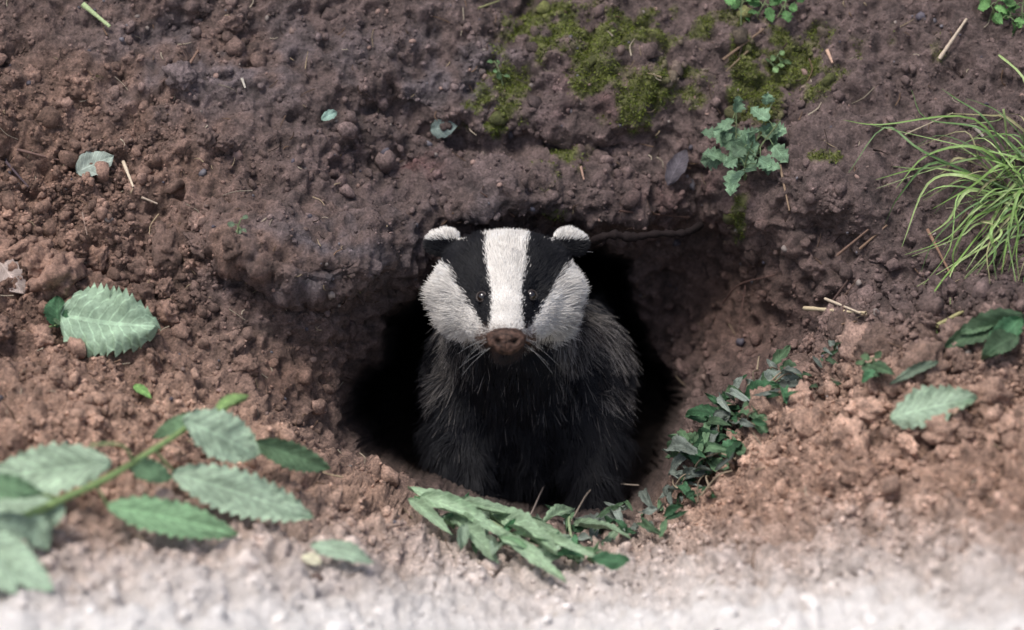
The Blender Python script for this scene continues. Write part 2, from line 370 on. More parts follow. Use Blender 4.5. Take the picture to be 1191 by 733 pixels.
# ------------------------------------------------------------------ clods
def ico(sub):
    bm = bmesh.new(); bmesh.ops.create_icosphere(bm, subdivisions=sub, radius=1)
    V = np.array([v.co[:] for v in bm.verts]); F = np.array([[v.index for v in f.verts] for f in bm.faces]); bm.free(); return V, F
I1, F1 = ico(1); I2, F2 = ico(2); I4, F4 = ico(4)
flat_ok = (abs(Ug) < .70) & (Vg > -.48) & (Vg < .43) & (S < -.002)
idx_all = np.where(flat_ok.ravel())[0]
rimw = np.exp(-((SR-10)/40)**2).ravel()[idx_all]*sstep(700, 900, PX.ravel()[idx_all])
wgt = (loose.ravel()[idx_all]**1.5*np.clip(.6+1.3*fbm(Gf[idx_all]*10, 2, 101), .05, 2)+.05+1.8*rimw)*(1-.85*white_fade_f[idx_all])
wgt /= wgt.sum()
def scatter(name, N, smin, smax, IV, IF, power=2.2, weights=wgt, cfun=None, mat=M_CLOD, sink=.25, jit=.24, smooth=False):
    idx = rng.choice(idx_all, N, p=weights)
    p = Gf[idx]; nn = Nn.reshape(-1, 3)[idx]
    s = smin*(1-rng.rand(N)*(1-(smin/smax)**power))**(-1/power)
    R = nrm(rng.normal(size=(N, 4))); w, x, y, z = R.T
    Rm = np.stack([1-2*(y*y+z*z), 2*(x*y-z*w), 2*(x*z+y*w), 2*(x*y+z*w), 1-2*(x*x+z*z), 2*(y*z-x*w), 2*(x*z-y*w), 2*(y*z+x*w), 1-2*(x*x+y*y)], -1).reshape(-1, 3, 3)
    sc = rng.uniform(.5, 1.15, (N, 3))
    V = np.repeat(IV[None], N, 0)
    if jit > 0: V = V*(1+rng.uniform(-jit, jit, (N, len(IV), 1)))
    else: V = V*(1+.42*fbm(V*1.6+np.arange(N)[:, None, None]*7.3, 5, 3, .62))[..., None]
    V = V*sc[:, None]*s[:, None, None]
    V = np.einsum('nij,nkj->nki', Rm, V)+(p+nn*(s*(.45-sink))[:, None])[:, None]
    Fc = (IF[None]+(np.arange(N)*len(IV))[:, None, None]).reshape(-1, 3)
    c = colf[idx]*(1+rng.uniform(-.3, .45, (N, 1))*(1-.85*white_fade_f[idx])[:, None])
    if cfun is not None: c = cfun(N, c)
    make_mesh(name, V.reshape(-1, 3), Fc, np.repeat(c, len(IV), 0), None, smooth, mat, {'wet': np.zeros(N*len(IV)), 'white_fade': np.repeat(white_fade_f[idx], len(IV))})
scatter('soil_clods', 8500, .0025, .015, I2, F2, 2.4)
scatter('soil_crumbs', 30000, .0010, .0038, I1, F1, 1.6)
wl2 = (sstep(-25, 20, SRn)*sstep(260, 120, SRn)*sstep(720, 860, PX)*sstep(600, 540, PY)+.25*sstep(380, 100, PX)*sstep(180, 300, PY)*sstep(560, 480, PY)+.05*sstep(420, 100, PX)*sstep(300, 100, PY)).ravel()[idx_all]; wl2 /= wl2.sum()
scatter('soil_lumps', 230, .010, .030, I4, F4, 1.6, wl2, None, M_CLOD, .5, 0, True)
wp = np.ones(len(idx_all))*(1-white_fade_f[idx_all]); wp /= wp.sum()
def peb(N, c):
    base = np.array([[.16, .15, .17], [.2, .14, .12], [.26, .22, .2], [.09, .08, .1], [.3, .2, .17]])
    return base[rng.randint(0, 5, N)]*rng.uniform(.6, 1.1, (N, 1))
M_PEB = attrmat('pebble_stone', .6, .4, .4, 200)
scatter('pebbles', 480, .0016, .008, I2, F2, 1.9, wp, peb, M_PEB, .35)

mb = MB()
mw = mossm.ravel()[idx_all]; mw = mw/mw.sum()
idx = rng.choice(idx_all, 9000, p=mw)
p = Gf[idx]; nn = Nn.reshape(-1, 3)[idx]
for k in range(2):
    d = nrm(nn+.8*rng.normal(size=nn.shape)); sd = nrm(np.cross(d, rng.normal(size=nn.shape)))
    Lh = rng.uniform(.0015, .0045, (len(idx), 1)); wd = rng.uniform(.0005, .0011, (len(idx), 1))
    V = np.stack([p-sd*wd, p+sd*wd, p+d*Lh], 1).reshape(-1, 3)
    Fm = np.arange(len(V)).reshape(-1, 3)
    cc = np.array([.105, .14, .025])*rng.uniform(.5, 1.7, (len(idx), 1))+np.array([.03, .01, 0])*rng.rand(len(idx), 1)
    mb.add(V, Fm, np.repeat(cc, 3, 0))
mb.build('moss', M_GRASS, False)

# ------------------------------------------------------------------ litter twigs
mb = MB()
tw = (loose.ravel()[idx_all]+.35)*(1-1.1*white_fade_f[idx_all]).clip(0); tw /= tw.sum()
for i in rng.choice(idx_all, 850, p=tw):
    p = Gf[i]; nn = Nn.reshape(-1, 3)[i]
    t = nrm(np.cross(nn, rng.normal(size=3))); L = rng.choice([.006, .01, .018, .034], p=[.33, .32, .22, .13])*rng.uniform(.7, 1.3)
    b = nrm(np.cross(nn, t)); bend = rng.uniform(-.2, .2)*L
    pts = [p+nn*.001-t*L/2, p+nn*.0025+b*bend, p+nn*rng.uniform(.001, .006)+t*L/2]
    cc = [C(.38, .3, .2), C(.12, .08, .06), C(.2, .13, .09), C(.05, .035, .03), C(.45, .39, .3)][rng.randint(0, 5)]
    tube(mb, smoothpath(pts, 6), rng.uniform(.0004, .0012), .0004, cc*rng.uniform(.6, 1.1), 4, .2)
def stick(x0, y0, x1, y1, r, col, lift=.004, mid=None, arch=0, m=None):
    a, _ = hit(x0, y0, lift); b, nb = hit(x1, y1, lift)
    pts = [a]
    if mid is not None:
        for (mx, my, ml) in mid: pts.append(hit(mx, my, ml)[0])
    else: pts.append((a+b)/2+nb*arch)
    pts.append(b)
    tube(m or mb, smoothpath(pts, 14), r, r*.6, col, 6, .12)
stick(98, 12, 130, 38, .0036, C(.42, .52, .28), .010)
stick(143, 188, 155, 222, .0024, C(.65, .55, .42), .006)
stick(1092, 70, 1124, 25, .0026, C(.55, .46, .36), .006)
stick(282, 93, 285, 104, .002, C(.7, .65, .55))
stick(165, 230, 184, 236, .0016, C(.55, .45, .35)); stick(675, 195, 680, 212, .0018, C(.4, .26, .2)); stick(963, 60, 968, 74, .0024, C(.6, .4, .3))
stick(1134, 148, 1141, 160, .003, C(.5, .45, .38))
stick(212, 88, 232, 60, .002, C(.25, .16, .12))
stick(5, 190, 35, 218, .002, C(.12, .09, .1)); stick(20, 175, 70, 188, .002, C(.2, .13, .11)); stick(30, 222, 40, 196, .0014, C(.1, .06, .05))
stick(205, 292, 228, 320, .0014, C(.1, .07, .05)); stick(96, 250, 99, 275, .0012, C(.3, .22, .18))
stick(940, 360, 1012, 370, .0028, C(.6, .5, .34), .014); stick(965, 352, 1008, 372, .002, C(.62, .52, .4), .018)
stick(1075, 270, 1103, 322, .0022, C(.28, .17, .12), .008); stick(1000, 290, 1030, 262, .0018, C(.25, .17, .12))
stick(850, 362, 905, 315, .0013, C(.12, .07, .06), .02, [(880, 335, .03)]); stick(880, 335, 868, 388, .0009, C(.12, .07, .06), .02)
stick(840, 72, 890, 35, .002, C(.2, .14, .1)); stick(905, 195, 920, 245, .0018, C(.28, .2, .14), .01)
stick(975, 303, 1010, 265, .0018, C(.2, .13, .1), .01); stick(990, 330, 955, 375, .0018, C(.12, .08, .07), .01)
stick(555, 12, 580, 2, .0014, C(.3, .3, .15)); stick(720, 245, 800, 250, .0015, C(.1, .06, .05), .006)
stick(600, 250, 560, 225, .0012, C(.16, .1, .08)); stick(870, 60, 845, 85, .0014, C(.2, .15, .1)); stick(1050, 160, 1110, 130, .001, C(.4, .35, .25), .01)
stick(1100, 385, 1190, 335, .0024, C(.38, .36, .18), .018); stick(950, 395, 1000, 380, .0018, C(.3, .2, .14), .016)
stick(610, 608, 655, 578, .0014, C(.3, .25, .22), .015, [(640, 574, .02)]); stick(660, 616, 745, 574, .0014, C(.32, .27, .22), .012, [(700, 588, .03)])
stick(655, 640, 690, 606, .0012, C(.25, .22, .18), .01)
mb.build('twig_litter', M_TWIG)

mb = MB()
zf = -.092
pts = [px2l(682, 286, -.135), px2l(696, 278, zf-.01), px2l(714, 273, zf+.003), px2l(735, 276, zf-.004), px2l(765, 272, zf-.015), px2l(797, 271, -.118), px2l(815, 262, -.155)]
tube(mb, smoothpath(pts, 48), .0062, .0040, C(.016, .011, .011), 8, .35)
mb.build('tree_root', M_TWIG)

# ------------------------------------------------------------------ leaves
PALE = C(.37, .50, .36); MID = C(.18, .31, .17); DARK = C(.05, .12, .06); GREY = C(.32, .38, .33)
def pl(mb, x0, y0, x1, y1, wpx, col, lift=.008, tl=None, nv=None, maxd=None, **k):
    a, na = hit(x0, y0, lift); b, nb = hit(x1, y1, tl if tl is not None else lift)
    if maxd is not None and (abs(a[2]-b[2]) > maxd or min(a[2], b[2]) < -.16): return
    nv = nrm(na+nb+np.array([0, .3, 1.2])) if nv is None else nv
    leaf(mb, a, b, nv, wpx*.001, col, **k)

mb = MB()
SP = [(-60, 640), (30, 600), (72, 581), (125, 556), (190, 516), (235, 486), (285, 463)]
def stemh(x): return float(np.interp(x, [-60, 72, 190, 285], [.55, .47, .37, .26]))
stem = [px2l(x, y, stemh(x)) for x, y in SP]
tube(mb, smoothpath(stem, 42), .0042, .0028, C(.26, .38, .15), 8, .06)
def pet3(pts, r=.0018, col=C(.27, .38, .17)):
    tube(mb, smoothpath([px2l(x, y, stemh(x)+dz) for x, y, dz in pts], 10), r, r*.8, col, 6)
def sl(x0, y0, x1, y1, w, col, drop=.04, **k):
    a = px2l(x0, y0, stemh(x0)); h1 = max(float(hit(x1, y1, .018)[0][2]), a[2]-drop)
    for f in (.25, .5, .75):
        hm = float(hit(x0+(x1-x0)*f, y0+(y1-y0)*f, .02)[0][2]); h1 = max(h1, (hm-a[2]*(1-f))/f)
    b = px2l(x1, y1, min(h1, a[2]+.05))
    na = nrm(np.array([rng.normal()*.15, .35+rng.normal()*.1, 1.0])); leaf(mb, a, b, na, w*.001, col, **k)
pet3([(155, 537, 0), (145, 520, .01), (126, 516, .01), (105, 518, 0)]); pet3([(195, 513, 0), (208, 506, 0), (216, 496, 0)])
pet3([(72, 581, 0), (40, 574, 0), (-10, 575, 0)]); pet3([(110, 563, 0), (118, 575, 0), (126, 590, 0)]); pet3([(180, 523, 0), (190, 535, 0), (202, 548, 0)]); pet3([(235, 486, 0), (262, 500, 0), (298, 514, 0)])
sl(128, 538, -20, 558, 48, PALE, curl=.03, depth=.2)
sl(212, 488, 300, 530, 52, PALE, curl=.04)
sl(296, 514, 384, 546, 28, MID*.7, fold=.5, curl=.04)
sl(200, 550, 366, 602, 44, PALE, curl=.03, depth=.24, teeth=14)
sl(124, 588, 278, 622, 35, MID*1.3, curl=.03, teeth=13, depth=.22)
sl(150, 542, 200, 556, 24, MID, curl=.05); sl(240, 484, 178, 510, 18, MID*.8)
sl(285, 463, 262, 478, 12, C(.22, .38, .12)); sl(250, 478, 290, 460, 13, C(.24, .38, .14))
sl(70, 585, -25, 590, 28, PALE*.85); sl(75, 588, 40, 615, 26, PALE*.8)
sl(30, 600, 55, 640, 26, PALE*.95); sl(-30, 624, 62, 688, 40, PALE, curl=.03, teeth=13)
sl(-40, 566, 50, 574, 24, MID); sl(-20, 605, 45, 622, 26, PALE*.8); sl(-30, 644, 20, 690, 30, PALE*.9)
mb.build('nettle_sprig', M_LEAF)

def pet(m, pts, r=.002, col=C(.3, .42, .18)):
    tube(m, smoothpath([hit(x, y, l)[0] for x, y, l in pts], 8), r, r*.8, col, 6)
mb = MB()
pl(mb, 74, 368, 184, 394, 76, C(.31, .44, .31), .016, .022, curl=.04, fold=.12, side=-.08, teeth=13, a=.35, b=.65, wobk=.4, depth=.22)
pl(mb, 72, 385, 60, 352, 26, DARK*1.2, .01, .02, fold=.6); pl(mb, 76, 378, 58, 384, 18, MID*.5, .01, .02)
pet(mb, [(38, 388, .006), (58, 384, .012), (78, 374, .014)], .0014)
mb.build('fallen_leaf', M_LEAF)
def single(name, *a, **k):
    m = MB(); pl(m, *a, **k); return m.build(name, M_LEAF)
single('fallen_leaf', 93, 206, 134, 180, 32, GREY, .008, .012, teeth=5, depth=.1, curl=.05)
single('fallen_leaf', 0, 300, 24, 345, 30, C(.4, .33, .3), .010, .012, teeth=5, depth=.25)
single('fallen_leaf', 372, 140, 390, 136, 12, C(.3, .45, .38), .006, .010, teeth=4, fold=.6)
single('fallen_leaf', 502, 150, 528, 146, 22, C(.2, .26, .24), .008, .010, teeth=4)
single('fallen_leaf', 776, 218, 800, 178, 22, C(.09, .08, .095), .006, .01, teeth=3, fold=.5)
single('fallen_leaf', 155, 455, 182, 468, 10, C(.2, .38, .12), .008, .01, teeth=5)
single('fallen_leaf', 1030, 512, 1122, 474, 42, PALE*.85, .028, .034, teeth=10, curl=.05, wobk=.35, depth=.24)
single('fallen_leaf', 350, 640, 430, 662, 20, PALE*.9, .014, .012, teeth=8)
single('fallen_leaf', 355, 655, 370, 662, 14, C(.7, .68, .5), .01, .01, teeth=3)

mb = MB()
for (a, b, c, d, w, col_) in [(1190, 378, 1100, 404, 28, MID*.42), (1195, 385, 1130, 425, 26, DARK*1.5), (1190, 400, 1150, 432, 22, MID*.4), (1160, 392, 1120, 398, 16, MID*.6), (1050, 440, 1012, 428, 13, MID*.5), (1080, 432, 1044, 450, 11, PALE*.4), (1010, 430, 1030, 450, 11, MID*.5), (1035, 436, 1018, 450, 10, DARK*2)]:
    pl(mb, a, b, c, d, w, col_, .022, .022, teeth=9, fold=.6, wobk=.5, twist=rng.uniform(-.6, .6))
mb.build('nettle_leaves', M_LEAF)

mb = MB()
def litter(path, nL, spread, smin, smax, cols, lift=(.003, .02), fold=(.3, .9)):
    path = np.array(path, float)
    for k in range(nL):
        t = rng.uniform(0, len(path)-1.001); i = int(t); c = path[i]*(1-(t-i))+path[i+1]*(t-i)
        x, y = c+rng.normal(size=2)*spread
        ang = rng.uniform(0, 2*np.pi); L = rng.uniform(smin, smax)
        pl(mb, x, y, x+L*math.cos(ang), y+L*.6*math.sin(ang), L*rng.uniform(.25, .55), cols[rng.randint(len(cols))]*rng.uniform(.6, 1.2), rng.uniform(*lift), rng.uniform(*lift),
           maxd=.10, teeth=6, fold=rng.uniform(*fold), curl=rng.uniform(-.1, .25), twist=rng.uniform(-.8, .8), wobk=.5)
litter([(908, 455), (875, 488), (842, 515), (822, 545)], 85, 12, 14, 42, [DARK, MID*.6, GREY*.5, DARK*1.5, MID*.8, GREY*.8], (.01, .03))
litter([(822, 548), (800, 578), (762, 608), (700, 622), (600, 622)], 65, 8, 12, 32, [DARK, MID*.7, GREY*.5, GREY*.7], (.006, .024))
litter([(940, 455), (985, 405)], 12, 8, 8, 18, [MID*.5, GREY*.5])
for k in range(24):
    x, y = [(890, 460), (850, 500), (825, 545), (805, 585)][k % 4]; x += rng.normal()*12; y += rng.normal()*8
    stick(x, y, x+rng.uniform(-15, 40), y-rng.uniform(5, 30), .0013, C(.3, .24, .17)*rng.uniform(.4, 1.4), .016, None, .01, mb)
mb.build('leaf_litter', M_LEAF)
mb = MB()
for (a, b, c, d, w, l0, l1, k) in [(470, 590, 560, 632, 18, .03, .03, 1), (500, 604, 590, 650, 22, .035, .03, 1.05), (560, 625, 640, 668, 24, .035, .03, 1.0), (540, 618, 640, 640, 18, .045, .04, .9), (600, 645, 706, 668, 16, .03, .02, 1), (585, 650, 660, 690, 16, .03, .02, 1.05), (610, 632, 680, 640, 14, .04, .03, .8), (520, 625, 570, 668, 17, .03, .02, .9), (640, 634, 668, 620, 13, .03, .035, .9), (675, 625, 720, 640, 16, .02, .025, .7), (690, 640, 740, 618, 12, .02, .025, .7), (480, 604, 520, 638, 11, .03, .02, .8)]:
    pl(mb, a, b, c, d, w, mix(PALE, C(.32, .5, .26), np.array(.35))*k*rng.uniform(.7, 1.1), l0, l1, fold=.7, curl=.05, teeth=9, twist=rng.uniform(-1.2, 1.2), wobk=.6)
for pq in [[(468, 590, .025), (510, 606, .03), (570, 628, .035), (620, 655, .025)], [(660, 612, .02), (672, 628, .03), (676, 648, .02)], [(500, 598, .03), (560, 616, .04), (620, 640, .035)]]:
    pet(mb, pq, .0020, C(.38, .48, .28))
litter([(510, 612), (590, 645), (690, 660)], 46, 12, 14, 34, [PALE*.9, MID, PALE*.6, DARK*2], (.01, .035))
mb.build('wilted_nettle', M_LEAF)

def seedling(name, stems, nleaf, size, col, spread, height):
    m = MB()
    for (rx, ry, tx, ty) in stems:
        r, rn = hit(rx, ry, 0); tp, tn = hit(tx, ty, height)
        path = smoothpath([r, (r+tp)/2+rn*height*.3, tp], 8); tube(m, path, .0013, .0008, C(.16, .2, .1), 6)
        for k in range(nleaf):
            f = .45+.55*k/max(1, nleaf-1); c = path[int(f*(len(path)-1))]
            ang = k*2.4+rng.uniform(-.5, .5); out = np.array([math.cos(ang), math.sin(ang)*.85, rng.uniform(-.4, .6)])
            pb = c+out*size*.5*spread; pt = pb+nrm(out+rng.normal(size=3)*.25)*size*rng.uniform(.6, 1.15)+np.array([0, -.002, 0])
            tube(m, smoothpath([c, (c+pb)/2+np.array([0, .002, 0]), pb], 4), .0007, .0005, C(.18, .25, .12), 5)
            nv = nrm(np.array([rng.normal()*.5, .5+rng.normal()*.35, .8]))
            leaf(m, pb, pt, nv, size*rng.uniform(.5, .75), col*rng.uniform(.5, 1.4), teeth=4, depth=.5, fold=rng.uniform(.1, .6), curl=rng.uniform(-.1, .15), a=.5, b=.8)
    return m.build(name, M_LEAF)
BG = C(.18, .29, .18)
seedling('seedling_plant', [(862, 208, 862, 148), (866, 210, 910, 158), (862, 208, 850, 185), (868, 205, 885, 140), (866, 208, 888, 182)], 8, .027, BG, 1.0, .035)
seedling('seedling_plant', [(862, 30, 868, 12), (905, 20, 915, 8), (880, 20, 890, -5)], 6, .017, C(.13, .28, .1), .9, .02)
seedling('seedling_plant', [(1150, 25, 1155, 5), (1180, 25, 1172, 28), (1190, 30, 1188, 12)], 6, .019, C(.14, .29, .1), .9, .02)
seedling('seedling_plant', [(585, 100, 582, 75)], 5, .009, C(.15, .26, .12), .9, .012)
seedling('seedling_plant', [(908, 72, 903, 66), (900, 80, 895, 76)], 4, .010, C(.2, .32, .14), .9, .01)
seedling('seedling_plant', [(275, 275, 278, 262)], 4, .010, C(.2, .28, .18), .9, .01)
seedling('seedling_plant', [(1010, 440, 1020, 432)], 5, .012, C(.12, .2, .1), .9, .025)

# grass clump
mb = MB()
def blade(rx, ry, pts, w, col):
    r, rn = hit(rx, ry, 0); P = [r]
    for (x, y, l) in pts: P.append(hit(x, y, l)[0])
    path = smoothpath(P, 15); nseg = len(path); T = nrm(np.gradient(path, axis=0))
    s = nrm(np.cross(T, np.array([rng.normal()*.4, .5, 1.0]))); t = np.linspace(0, 1, nseg)
    ww = w*np.minimum(1, 1.1-t**2.2)*np.minimum(1, .5+2*t); ww = np.maximum(ww, .0002)
    up = nrm(np.cross(s, T))
    V = np.stack([path-s*ww[:, None], path-up*ww[:, None]*.4, path+s*ww[:, None]], 1).reshape(-1, 3)
    F = []
    for i in range(nseg-1):
        for j in (0, 1): F.append((i*3+j, i*3+j+1, i*3+j+4, i*3+j+3))
    mb.add(V, F, col)
GC = [C(.16, .27, .07), C(.22, .35, .11), C(.1, .18, .06), C(.3, .40, .16), C(.36, .35, .18)]
hero = [(1180, 215, [(1110, 185, .06), (1040, 155, .06), (980, 155, .03)]), (1180, 225, [(1100, 190, .06), (1030, 180, .05), (980, 208, .02)]), (1175, 225, [(1100, 205, .05), (1050, 235, .03), (1025, 262, .01)]),
        (1180, 215, [(1140, 190, .07), (1100, 155, .07), (1060, 110, .05)]), (1190, 190, [(1190, 140, .08), (1175, 105, .08), (1155, 85, .07)]), (1175, 235, [(1130, 215, .05), (1080, 225, .04), (1048, 292, .01)]),
        (1180, 240, [(1150, 260, .05), (1120, 290, .04), (1105, 325, .02)]), (1190, 240, [(1170, 280, .05), (1150, 310, .04), (1140, 320, .02)]), (1170, 215, [(1120, 205, .04), (1070, 200, .04), (1010, 215, .02)]),
        (1190, 230, [(1192, 270, .05), (1185, 300, .04), (1180, 325, .02)]), (1185, 200, [(1150, 175, .07), (1120, 145, .06), (1100, 120, .05)]), (1175, 240, [(1130, 240, .05), (1100, 265, .03), (1075, 275, .01)]),
        (1200, 200, [(1160, 190, .06), (1110, 172, .06), (1030, 165, .04)]), (1200, 230, [(1150, 205, .06), (1090, 205, .06), (1035, 225, .03)]), (1195, 215, [(1160, 210, .06), (1120, 222, .05), (1085, 250, .02)]),
        (1210, 240, [(1180, 260, .05), (1150, 280, .04), (1125, 318, .02)]), (1215, 230, [(1185, 240, .05), (1160, 265, .04), (1130, 330, .02)]), (1205, 245, [(1195, 265, .05), (1175, 295, .04), (1165, 335, .02)])]
for (x, y, p) in hero: blade(x, y, p, rng.uniform(.0014, .0024), GC[rng.randint(4)])
for k in range(130):
    x = rng.uniform(1150, 1300); y = rng.uniform(180, 260)
    ang = rng.choice([math.pi*.95, math.pi*.8, math.pi*1.1, math.pi*1.3, math.pi*1.4, .5, -.6])+rng.normal()*.25
    L = rng.uniform(50, 150); dx = math.cos(ang)*L; dy = -math.sin(ang)*L
    blade(x, y, [(x+dx*.35, y+dy*.4-4, rng.uniform(.03, .06)), (x+dx*.7, y+dy*.75, rng.uniform(.02, .05)), (x+dx, y+dy+12, .012)], rng.uniform(.0007, .0017), GC[rng.randint(5)]*rng.uniform(.6, 1.2))
mb.build('grass_clump', M_GRASS)

# ------------------------------------------------------------------ BADGER
HX, HY = 589., 340.
def hp(x, y, z): return Vector(((HX+x-595.5)*.001, (366.5-HY+y)*.001, z*.001))
def pp(x, y, n_):
    return Vector(px2l(x, y, n_))
bm = bmesh.new()
def ell(c, r, rot=None):
    m = Matrix.Translation(c) @ (rot.to_4x4() if rot else Matrix.Identity(4)) @ Matrix.Diagonal((r[0], r[1], r[2], 1))
    bmesh.ops.create_uvsphere(bm, u_segments=28, v_segments=18, radius=1, matrix=m)
def cap(a, b, ra, rb, k=9):
    for i in range(k):
        t = i/(k-1); ell(a.lerp(b, t), [ra*(1-t)+rb*t]*3)
ell(hp(0, 18, -25), (.072, .052, .062))
ell(hp(0, 34, -35), (.076, .037, .05))
for s in (-1, 1):
    ell(hp(s*43, 4, -24), (.043, .046, .048))
    ell(hp(s*40, -20, -18), (.040, .036, .046))
    ell(hp(s*30, -8, 2), (.036, .036, .038))
    ell(hp(s*26, 12, 10), (.026, .024, .026))
    cap(hp(s*28, -20, 8), hp(s*13, -46, 57), .034, .019)
    ell(hp(s*76, 60, -40), (.023, .016, .009), Matrix.Rotation(s*-.30, 3, 'Z') @ Matrix.Rotation(s*.3, 3, 'Y'))
cap(hp(0, 15, 15), hp(0, -44, 82), .037, .024, 12)
cap(hp(0, -40, 10), hp(0, -63, 76), .030, .0145, 9)
cap(hp(0, 0, -60), pp(604, 445, -.20), .072, .084)
cap(pp(604, 445, -.20), pp(615, 510, -.25), .084, .092, 5)
cap(pp(620, 480, -.28), pp(640, 390, -.54), .110, .106, 8)
ell(pp(672, 432, -.185), (.060, .088, .06)); ell(pp(546, 435, -.195), (.048, .080, .06))
for (sx, ex, wx, fx, s) in [(545, 534, 542, 546, -1), (670, 694, 690, 686, 1)]:
    cap(pp(sx, 455, -.17), pp(ex, 515, -.160), .046, .038, 6)
    cap(pp(ex, 515, -.160), pp(wx, 570, -.145), .038, .029, 6)
    cap(pp(wx, 570, -.145), pp(fx, 600, -.145), .029, .027, 4)
    ell(pp(fx, 608, -.13), (.032, .018, .036))
me = bpy.data.meshes.new('tmp'); bm.to_mesh(me); bm.free()
tmp = bpy.data.objects.new('tmp', me); bpy.context.collection.objects.link(tmp)
md = tmp.modifiers.new('r', 'REMESH'); md.mode = 'VOXEL'; md.voxel_size = .0032; md.use_smooth_shade = True
md = tmp.modifiers.new('s', 'SMOOTH'); md.factor = .5; md.iterations = 10
dg = bpy.context.evaluated_depsgraph_get()
bme = bpy.data.meshes.new_from_object(tmp.evaluated_get(dg)); bpy.data.objects.remove(tmp)
bme.calc_loop_triangles()
BV = np.zeros(len(bme.vertices)*3); bme.vertices.foreach_get('co', BV); BV = BV.reshape(-1, 3)
BT = np.zeros(len(bme.loop_triangles)*3, np.int32); bme.loop_triangles.foreach_get('vertices', BT); BT = BT.reshape(-1, 3)
fn = np.cross(BV[BT[:, 1]]-BV[BT[:, 0]], BV[BT[:, 2]]-BV[BT[:, 0]])
BN = np.zeros_like(BV)
for k in range(3): np.add.at(BN, BT[:, k], fn)
BN = nrm(BN)
bb = BVHTree.FromPolygons(BV.tolist(), BT.tolist())

def headcoords(P):
    return P[:, 0]*1000+595.5-HX, P[:, 1]*1000-(366.5-HY), P[:, 2]*1000
def furcolor(P, Nv, jitter=0.0):
    x, y, z = headcoords(P); m = len(P)
    x = x+rng.normal(size=m)*jitter
    y = y+rng.normal(size=m)*jitter
    ax = np.abs(x); py = HY-y
    rng_u = rng.rand(m)
    wv = 3.0*pnoise(P*60, 9)
    inner = np.interp(py, [255, 262, 300, 340, 370, 382, 392], [27, 26, 23, 17, 17, 20, 30])+wv*.5
    outer = np.interp(py, [255, 288, 302, 318, 345, 365, 382, 392], [95, 90, 80, 61, 46, 35, 24, 18])+wv
    lower = np.interp(ax, [0, 20, 60, 80, 95], [404, 402, 397, 386, 368])
    white = (ax < inner) | ((ax > outer))
    Wc = np.array([.86, .83, .785]); Kc = np.array([.014, .0145, .0180]); GT = np.array([.41, .38, .36]); GR = np.array([.06, .052, .05]); BR = np.array([.16, .085, .055])
    wm = (1+.18*fbm(P*40, 2, 77)-.22*sstep(20, -30, y)*sstep(30, 80, ax))[:, None]  # mottled white fur, plus soft shadow painted on the lower outer cheeks
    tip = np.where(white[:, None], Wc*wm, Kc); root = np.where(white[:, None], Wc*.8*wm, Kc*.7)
    br = sstep(378, 394, py+rng.normal(size=m)*5)*(ax < 34)*(z > 45)
    tip = tip*(1-br[:, None])+BR*br[:, None]; root = root*(1-br[:, None])+BR*.6*br[:, None]
    under = (py > lower+rng.normal(size=m)*3)
    back = sstep(-62, -88, z+rng.normal(size=m)*6)
    ear = (np.hypot(ax-75, (y-61)) < 29) & (y > 43)
    pxx = x+HX
    side = np.clip(sstep(560, 512, pxx)*sstep(510, 400, py)+1.15*sstep(632, 668, pxx)*sstep(500, 425, py), 0, 1)
    side = np.clip(side*(.6+1.0*fbm(P*22, 2, 7)), 0, .85)
    side = np.maximum(side, .025*sstep(560, 450, py))
    g = (side > rng_u)
    BGt = np.where(g[:, None], GT*rng.uniform(.35, 1.25, (m, 1)), Kc*1.5); BGr = np.where(g[:, None], GR, Kc)
    body = (under & (z < 95)) | (back > .5)
    chin = under & (z > 20)
    chb = (sstep(420, 404, py)*.35)[:, None]
    tip = np.where(body[:, None], BGt, tip); root = np.where(body[:, None], BGr, root)
    tip = np.where(chin[:, None], Kc*1.2+BR*chb, tip); root = np.where(chin[:, None], Kc, root)
    rim = ear & (y > 62)
    tip = np.where(ear[:, None], np.where(rim[:, None], Wc, Kc), tip); root = np.where(ear[:, None], np.where(rim[:, None], Wc*.9, Kc), root)
    return root, tip, body & ~ear, ear

rt, tp, isb, ear = furcolor(BV, BN)
M_SKIN = attrmat('badger_hide', .9, .05)
badger = bpy.data.objects.new('badger', None); bpy.context.collection.objects.link(badger)
badger.location = Vector(to_world(np.array([0, -.05, -.15])))
bpy.context.view_layer.update()
def parent(ob):
    ob.parent = badger; ob.matrix_parent_inverse = badger.matrix_world.inverted()
parent(make_mesh('body', BV, BT, rt*.8, None, True, M_SKIN))

area = np.linalg.norm(fn, axis=1)
cen = BV[BT].mean(1)
wA = area*(cen[:, 2] > -.42)
hx, hy, hz = headcoords(cen)
isheadT = (hy > -85) & (hz > -75) & (abs(hx) < 110)
wA = wA*np.where(isheadT, 3.6, 1.0)*np.where(nrm(fn)[:, 2] < -.3, .25, 1)
wA /= wA.sum()
NH = 135000
ti = rng.choice(len(BT), NH, p=wA)
r1 = np.sqrt(rng.rand(NH, 1)); r2 = rng.rand(NH, 1)
bc = np.hstack([1-r1, r1*(1-r2), r1*r2])
P = (BV[BT[ti]]*bc[..., None]).sum(1); Nr = nrm((BN[BT[ti]]*bc[..., None]).sum(1))
root, tip, isb, ear = furcolor(P, Nr, 1.8)
x, y, z = headcoords(P)
def tang(v): return nrm(v-(v*Nr).sum(1, keepdims=True)*Nr)
nose = np.array(hp(0, -50, 105))
fl_head = tang(P-nose)
bodydir = np.stack([np.clip((P[:, 0]-.015)*5, -.6, .6), -1.0+0*P[:, 0], -.25+0*P[:, 0]], -1)
fl_body = tang(bodydir)
dN = np.linalg.norm(P-nose, axis=1)
wb = isb.astype(float)[:, None]
flow = nrm(fl_head*(1-wb)+fl_body*wb)
cheek = sstep(40, 85, abs(x))*sstep(30, -10, y)
